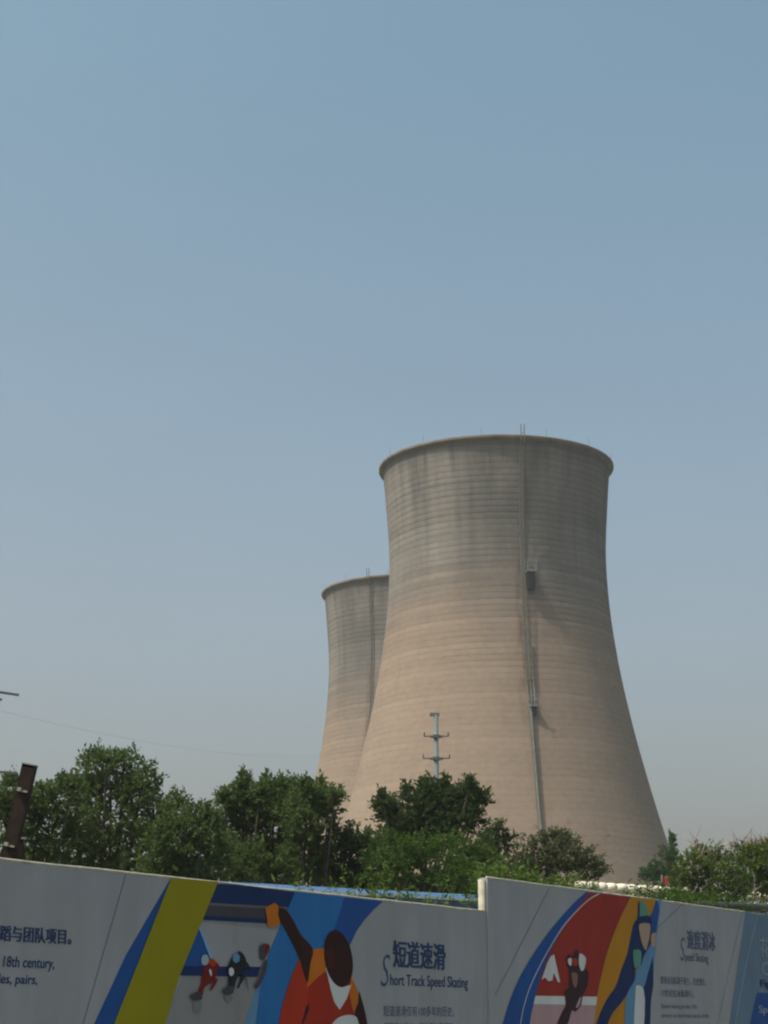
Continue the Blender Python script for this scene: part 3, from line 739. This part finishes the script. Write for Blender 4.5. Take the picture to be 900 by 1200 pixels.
U2 = 21.86
TH = .11
r1 = empty('printed_hoarding', wp(16, 0)); tag(r1, 'lower printed hoarding with a yellow stripe and an orange skater picture', 'hoarding', 'printed hoardings')
board(-4, U2-.01, 2.995, 2.995, 0, TH, r1, 0)
r2 = empty('printed_hoarding', wp(28, 0)); tag(r2, 'taller printed hoarding with red and orange bands and a blue skater picture', 'hoarding', 'printed hoardings')
board(U2+.0, 48, 3.425, 3.50, .02, TH+.02, r2, 0)
mb = MB(); mb.box(wp(U2-.012, 1.69, -.045)-Vector(r2.location), (.02, .15, 3.36), Matrix.Rotation(-A, 3, 'Z').to_3x3())
# end post of the taller hoarding
mb = MB(); o2 = Vector(r2.location); mb.tube([wp(U2-.03, 0, -.05)-o2, wp(U2-.03, 3.40, -.05)-o2], .045, 8); mb.build('end_post', M['coping'], r2, True)

thin = ink('thin_line', (.10, .13, .20)); blue = ink('blue', (.018, .075, .26)); yel = ink('yellow', (.27, .235, .008)); navy = ink('navy', (.012, .03, .10))
mid = ink('mid_blue', (.025, .15, .38)); ltb = ink('light_blue', (.12, .25, .40)); red = ink('red_print', (.42, .035, .012)); dred = ink('deep_red', (.26, .014, .016)); org = ink('orange', (.50, .14, .012))
brn = ink('dark_brown', (.035, .012, .010)); grey = ink('ice_grey', (.25, .242, .242)); lgrey = ink('board_grey', (.29, .29, .30)); dgrey = ink('dark_grey', (.06, .055, .065)); wht = ink('white_print', (.58, .58, .57))
text_ink = ink('text_blue', (.03, .055, .13)); green = ink('green', (.10, .27, .19)); amber = ink('amber', (.46, .20, .015)); skin = ink('skin', (.42, .28, .20)); pink = ink('pink_ice', (.42, .26, .27)); text_soft = ink('text_soft', (.10, .12, .19))

# lower hoarding print
stroke('thin_line', [(147.5, 1024), (97, 1200), (58, 1340)], .012, .004, thin, r1)
shape('blue_wedge', [(200, 1029), (180, 1063), (147, 1120), (110, 1200), (50, 1340), (82, 1340), (133, 1200), (198, 1036)], .004, blue, r1)
shape('rink_picture', [(254, 1033), (346, 1045), (329, 1082), (315, 1115), (301, 1155), (288, 1200), (250, 1340), (140, 1340), (193, 1200)], .004, grey, r1)
shape('rink_picture', [(236, 1081), (329, 1090), (312, 1125), (306, 1140), (212, 1134)], .008, lgrey, r1)
shape('rink_picture', [(254, 1033), (346, 1045), (338, 1063), (244, 1058)], .008, navy, r1)
shape('rink_picture', [(244, 1058), (338, 1063), (332, 1078), (238, 1073)], .008, dgrey, r1)
shape('rink_picture', [(245, 1058), (337, 1063), (336, 1066), (243.5, 1061)], .012, ink('pipe_light', (.13, .12, .13)), r1)
shape('rink_picture', [(238, 1073), (332, 1078), (329, 1083), (236, 1078)], .012, navy, r1)
shape('rink_picture', [(232, 1086), (251, 1137), (211, 1137)], .012, blue, r1)
shape('rink_picture', [(232, 1086), (234, 1086), (253, 1134), (251, 1135)], .014, ink('sky_print', (.20, .36, .62)), r1)
shape('rink_picture', [(211, 1132), (305, 1133), (301, 1145), (207, 1143)], .015, navy, r1)
shape('yellow_band', [(200, 1029), (255, 1033), (210, 1143), (193, 1200), (142, 1340), (78, 1340), (133, 1200)], .018, yel, r1)
shape('pale_strip', [(303, 1150), (312, 1150), (300, 1200), (265, 1340), (252, 1340), (286, 1200)], .010, ltb, r1)
shape('blue_field', [(345, 1045), (448, 1056), (437, 1066), (427, 1077), (417, 1091), (409, 1108), (400, 1160), (360, 1340), (262, 1340), (299, 1200), (304, 1160), (315, 1115), (329.5, 1082)], .018, mid, r1)
shape('blue_field', [(402.5, 1052), (448, 1056), (437, 1066), (427, 1077), (417, 1091), (409, 1108), (400, 1120), (380, 1115), (392, 1085)], .021, blue, r1)
# skaters seen in the rink picture
def P7(o, s, pts): return [(o[0]+x/s, o[1]+y/s) for x, y in pts]
o7, s7 = (200, 1080), 6.92
_k = M['near_black'] if 'near_black' in M else ink('near_black', (.02, .02, .025))
smear = ink('ice_reflection', (.20, .185, .185)); maroon = ink('maroon', (.16, .016, .014))
sk = [('printed_skater', smear, [(175, 650), (240, 645), (245, 700), (225, 745), (185, 740)]),
      ('printed_skater', smear, [(425, 600), (490, 595), (490, 640), (455, 660)]),
      ('printed_skater', maroon, [(300, 300), (335, 302), (360, 325), (366, 375), (362, 440), (325, 495), (280, 522), (262, 548), (250, 605), (214, 605), (216, 560), (238, 500), (245, 440), (262, 395), (262, 350), (280, 320)]),
      ('printed_skater', red, [(305, 305), (345, 305), (362, 345), (340, 362), (312, 350)]),
      ('printed_skater', maroon, [(352, 330), (380, 345), (402, 392), (396, 400), (366, 372)]),
      ('printed_skater', maroon, [(340, 450), (372, 470), (350, 520), (318, 560), (308, 552), (330, 505)]),
      ('printed_skater', _k, [(575, 300), (612, 330), (640, 380), (632, 388), (598, 350)]),
      ('printed_skater', _k, [(470, 330), (452, 372), (436, 420), (446, 424), (466, 384)]),
      ('printed_skater', _k, [(560, 420), (592, 452), (560, 505), (540, 540), (530, 532), (552, 480)]),
      ('printed_skater', M['ice_grey_light'] if 'ice_grey_light' in M else ink('ice_grey_light', (.30, .36, .40)), [(238, 300), (252, 272), (278, 268), (296, 290), (298, 325), (282, 350), (250, 352), (240, 330)]),
      ('printed_skater', dgrey, [(142, 606), (180, 580), (208, 568), (236, 582), (244, 612), (240, 632), (165, 634)]),
      ('printed_skater', wht, [(300, 395), (312, 385), (322, 420), (318, 445), (308, 430)]),
      ('printed_skater', _k, [(545, 238), (575, 262), (598, 305), (596, 360), (575, 405), (540, 440), (515, 485), (502, 545), (462, 535), (458, 470), (462, 420), (455, 365), (475, 310), (500, 270), (525, 262)]),
      ('printed_skater', ltb, [(492, 290), (505, 262), (530, 258), (548, 285), (542, 322), (515, 335), (495, 318)]),
      ('printed_skater', wht, [(460, 385), (480, 372), (498, 392), (498, 425), (480, 442), (462, 428)]),
      ('printed_skater', dgrey, [(405, 562), (440, 530), (470, 520), (500, 530), (496, 575), (470, 592), (425, 586)]),
      ('printed_skater', dgrey, [(590, 440), (600, 440), (612, 520), (618, 575), (606, 520)]),
      ('printed_skater', dgrey, [(706, 215), (722, 190), (752, 180), (782, 190), (790, 215), (772, 262), (750, 300), (728, 312), (708, 295), (712, 250)]),
      ('printed_skater', maroon, [(748, 178), (784, 188), (782, 222), (764, 262), (744, 240), (752, 208)]),
      ('printed_skater', dgrey, [(742, 325), (768, 308), (762, 390), (738, 450), (715, 505), (690, 540), (664, 535), (668, 515), (700, 470), (722, 400)])]
for i, (nm, m, pts) in enumerate(sk): shape(nm, round_off(P7(o7, s7, pts)), .020+.0016*i, m, r1)
# large skater picture
torso = ink('torso_red', (.33, .026, .012))
shape('skater_picture', curve([(350, 1122), (342, 1140), (335, 1160), (328, 1185), (324, 1215)], 4)+[(318, 1340), (420, 1340), (424, 1215), (421, 1190), (418, 1165), (411, 1148), (398, 1135), (380, 1130), (362, 1128)], .030, torso, r1)
shape('skater_picture', [(350, 1122), (342, 1140), (335, 1160), (328, 1185), (324, 1215), (354, 1215), (358, 1180), (361, 1152), (356, 1138)], .032, red, r1)
shape('skater_picture', [(357, 1180), (361, 1176), (360, 1184), (354, 1200), (351, 1203)], .034, brn, r1)
shape('skater_picture', [(365, 1112), (379, 1111), (381, 1125), (384, 1136), (372, 1144), (358, 1158), (359, 1140)], .034, org, r1)
shape('skater_picture', [(410, 1146), (415, 1154), (419, 1166), (418, 1178), (414, 1189), (411, 1180), (408, 1165)], .034, org, r1)
shape('skater_picture', curve([(323, 1063), (333, 1066), (342, 1078), (351, 1095), (365, 1112), (362, 1130), (359, 1151), (354, 1140), (350, 1125), (341, 1105), (330, 1084), (324, 1072), (323, 1063)], 4)[:-1], .036, brn, r1)
shape('skater_picture', [(309, 1064), (320, 1058), (325, 1062), (324, 1072), (327, 1082), (316, 1087), (312, 1085), (311, 1074)], .038, org, r1)
shape('skater_picture', [(380, 1133), (386, 1145), (398, 1157), (410, 1154), (405, 1170), (396.5, 1183.5), (390, 1174), (386, 1160)], .036, wht, r1)
hd = []
for i in range(28):
    a = 2*math.pi*i/28; x = 16.5*math.cos(a); y = 33.5*math.sin(a); hd.append((395+x+y*.12, 1123.5+y))
shape('skater_picture', hd, .040, brn, r1)
shape('skater_picture', [(380, 1116), (386, 1108), (390, 1118), (390, 1134), (384, 1136)], .0415, ink('cheek', (.06, .014, .012)), r1)
shape('skater_picture', curve([(419, 1160), (425, 1180), (429, 1200), (430, 1220), (418, 1220), (414, 1190), (418, 1175)], 4), .035, brn, r1)
shape('skater_picture', curve([(386, 1202), (393, 1194), (402, 1190), (413, 1190), (418, 1197), (420, 1220), (384, 1220)], 4), .037, wht, r1)

text('舞蹈与团队项目。', (-14, 83, 1083, 1102), .004, text_ink, r1, .006, weight=4)
text('18th century,', (3.5, 63, 1120, 1137), .004, text_ink, r1, .008, .12, weight=2)
text('les, pairs,', (-2, 43, 1141, 1156), .004, text_ink, r1, .008, .12, weight=2)
text('短道速滑', (460.5, 521.5, 1101.5, 1134), .004, text_ink, r1, .01, weight=4)
text('S', (446, 457, 1118, 1156), .004, ink('s_blue', (.035, .085, .16)), r1, -.012, .25)
text('hort Track Speed Skating', (457, 548, 1141, 1159), .004, text_ink, r1, .006, .0, weight=2)
text('短道速滑仅有100多年的历史。', (449, 532, 1178, 1191), .004, text_soft, r1, .006)
text('起源于加拿大，是冬季比赛项目，', (449, 532, 1198, 1211), .004, text_soft, r1, .006)

# taller hoarding print
f2 = .026
stroke('thin_line', [(642, 1041), (578, 1167)], .012, f2, thin, r2)
stroke('thin_line', [(800, 1058), (783, 1074), (769, 1087)], .010, f2, thin, r2)
stroke('thin_line', [(869, 1068), (851.7, 1142), (842, 1188), (815, 1340)], .012, f2, thin, r2)
bl = curve([(685, 1045.5), (667.6, 1061.6), (640.7, 1093), (618.7, 1125), (601.6, 1157), (587, 1200), (560, 1300)], 5)
br = curve([(689, 1045.8), (672.5, 1066.5), (653, 1096), (640.7, 1120), (631, 1147), (623.6, 1176.5), (618.7, 1200), (605, 1300)], 5)
yl = curve([(737.3, 1051), (723.8, 1078.7), (711.6, 1110.5), (704.3, 1137), (698, 1166.7), (694.5, 1200), (684, 1300)], 5)
shape('red_field', br+yl[::-1], f2, ink('field_red', (.30, .030, .022)), r2)
shape('rink_picture', [p for p in br if p[1] > 1167]+[p for p in yl if p[1] > 1167][::-1], f2+.003, pink, r2)
shape('rink_picture', [(625.5, 1167), (698, 1168), (697, 1178), (623, 1176.5)], f2+.006, wht, r2)
shape('blue_band', bl+br[::-1], f2+.006, blue, r2)
stroke('white_arc', curve([(700.6, 1047), (690, 1053), (677.4, 1064), (657.8, 1086), (638, 1118), (621, 1152), (612.6, 1176.5), (607.7, 1200), (590, 1300)], 5), .016, f2+.009, wht, r2)
shape('amber_band', yl+[(715, 1300), (731, 1200), (741, 1150), (755, 1100), (767, 1053.5)], f2+.006, amber, r2)
shape('pale_strip', [(767, 1054), (773.5, 1054.5), (768, 1095), (763, 1155), (742, 1200), (735, 1300), (725, 1300), (732.7, 1200), (732.7, 1166), (752, 1120)], f2+.008, ltb, r2)
o5, s5 = (620, 1080), 9.0
blk = M['near_black']
shape('white_letter', P7(o5, s5, [(243, 345), (308, 640), (285, 640), (240, 540), (225, 622), (180, 626), (150, 590), (112, 612), (170, 440), (205, 370)]), f2+.012, wht, r2)
shape('printed_skater', round_off(P7(o5, s5, [(375, 380), (400, 345), (440, 370), (460, 310), (490, 300), (510, 360), (500, 420), (530, 520), (590, 500), (610, 560), (600, 660), (550, 780), (530, 880), (470, 950), (430, 940), (380, 1090), (275, 1090), (330, 950), (365, 880), (355, 740), (400, 690), (400, 520), (375, 450)])), f2+.012, ink('skater_dark', (.045, .02, .025)), r2)
shape('printed_skater', round_off(P7(o5, s5, [(515, 335), (580, 385), (560, 500), (530, 520), (505, 440)])), f2+.014, wht, r2)
shape('printed_skater', round_off(P7(o5, s5, [(392, 395), (425, 385), (430, 430), (420, 470), (392, 440)])), f2+.014, wht, r2)
shape('printed_skater', round_off(P7(o5, s5, [(430, 540), (490, 550), (490, 640), (470, 700), (440, 650)])), f2+.014, ink('tan', (.22, .12, .09)), r2)
shape('printed_skater', round_off(P7(o5, s5, [(505, 820), (530, 790), (520, 860), (495, 905), (472, 905)])), f2+.014, pink, r2)
shape('printed_skater', round_off(P7(o5, s5, [(440, 390), (475, 385), (490, 420), (480, 470), (445, 455)])), f2+.015, red, r2)
o6, s6 = (690, 1040), 7.5
fig = [(blue, [(580, 110), (605, 180), (590, 300), (575, 400), (530, 425), (505, 330), (520, 260), (550, 200)]),
       (navy, [(400, 290), (375, 330), (355, 420), (320, 590), (270, 720), (220, 870), (150, 970), (90, 1090), (40, 1240), (125, 1240), (190, 1110), (280, 1000), (350, 890), (390, 800), (395, 700), (440, 690), (470, 600), (530, 480), (530, 290), (470, 300)]),
       (navy, [(540, 520), (550, 700), (550, 860), (530, 1000), (518, 1240), (455, 1240), (480, 1000), (455, 870), (480, 760), (510, 600)]),
       (wht, [(400, 850), (455, 870), (475, 990), (462, 1240), (382, 1240), (388, 1000)]),
       (ltb, [(535, 500), (562, 515), (540, 620), (500, 760), (468, 870), (400, 860), (330, 970), (322, 1240), (300, 1240), (310, 960), (395, 800), (402, 720), (450, 690), (500, 590)]),
       (green, [(418, 180), (432, 130), (462, 120), (485, 160), (505, 250), (450, 262), (418, 265)]),
       (navy, [(418, 140), (430, 130), (428, 270), (412, 290)]),
       (navy, [(412, 262), (515, 250), (530, 330), (410, 325)]),
       (skin, [(424, 325), (518, 322), (515, 430), (500, 500), (482, 552), (460, 520), (438, 450)]),
       (skin, [(532, 410), (565, 400), (570, 460), (560, 515), (535, 520), (525, 460)]),
       (green, [(370, 555), (400, 545), (438, 560), (440, 640), (430, 690), (385, 705), (372, 640)])]
for i, (m, pts) in enumerate(fig): shape('skater_picture', round_off(P7(o6, s6, pts)), f2+.012+.0018*i, m, r2)
shape('pale_blue_field', [(872, 1067.5), (863, 1130), (853, 1200), (832, 1340), (1060, 1340), (1060, 1092), (900, 1071)], f2, ink('pale_grey_blue', (.13, .195, .265)), r2)
stroke('pale_line', [(886.7, 1071), (877, 1110), (868, 1155), (860, 1200), (840, 1320)], .03, f2+.003, ink('pale_line', (.22, .30, .42)), r2)
shape('navy_field', [(885.5, 1163), (877, 1200), (852, 1340), (1060, 1340), (1060, 1178), (900, 1164)], f2+.003, blue, r2)
text('速度滑冰', (803, 837, 1089, 1112), f2, text_soft, r2, .008, weight=4)
text('S', (794.5, 801.5, 1098, 1126), f2, text_soft, r2, -.008, .25)
text('peed Skating', (801, 828.5, 1116, 1129), f2, text_soft, r2, .006)
text('速滑运动起源于荷兰，历史悠久。', (772, 826, 1143.5, 1153), f2, text_soft, r2, .006)
text('13世纪在冰面滑行。', (773, 811, 1159, 1168), f2, text_soft, r2, .006)
text('Speed skating in the 13th', (773, 815, 1176, 1183), f2, text_soft, r2, .0)
text('century on the frozen canals of the', (773, 829, 1187, 1194), f2, text_soft, r2, .0)
text('花样', (888, 914, 1098, 1121), f2+.006, ink('faint_white', (.24, .29, .34)), r2, .008, weight=3)
text('C', (890, 900, 1127, 1143), f2+.006, ink('faint_white', (.24, .29, .34)), r2, .008, weight=3)
text('Figure', (889, 915, 1148, 1159), f2+.006, navy, r2, .008, weight=3)
text('Speed', (887, 912, 1178, 1190), f2+.006, M['faint_white'], r2, .008, weight=3)
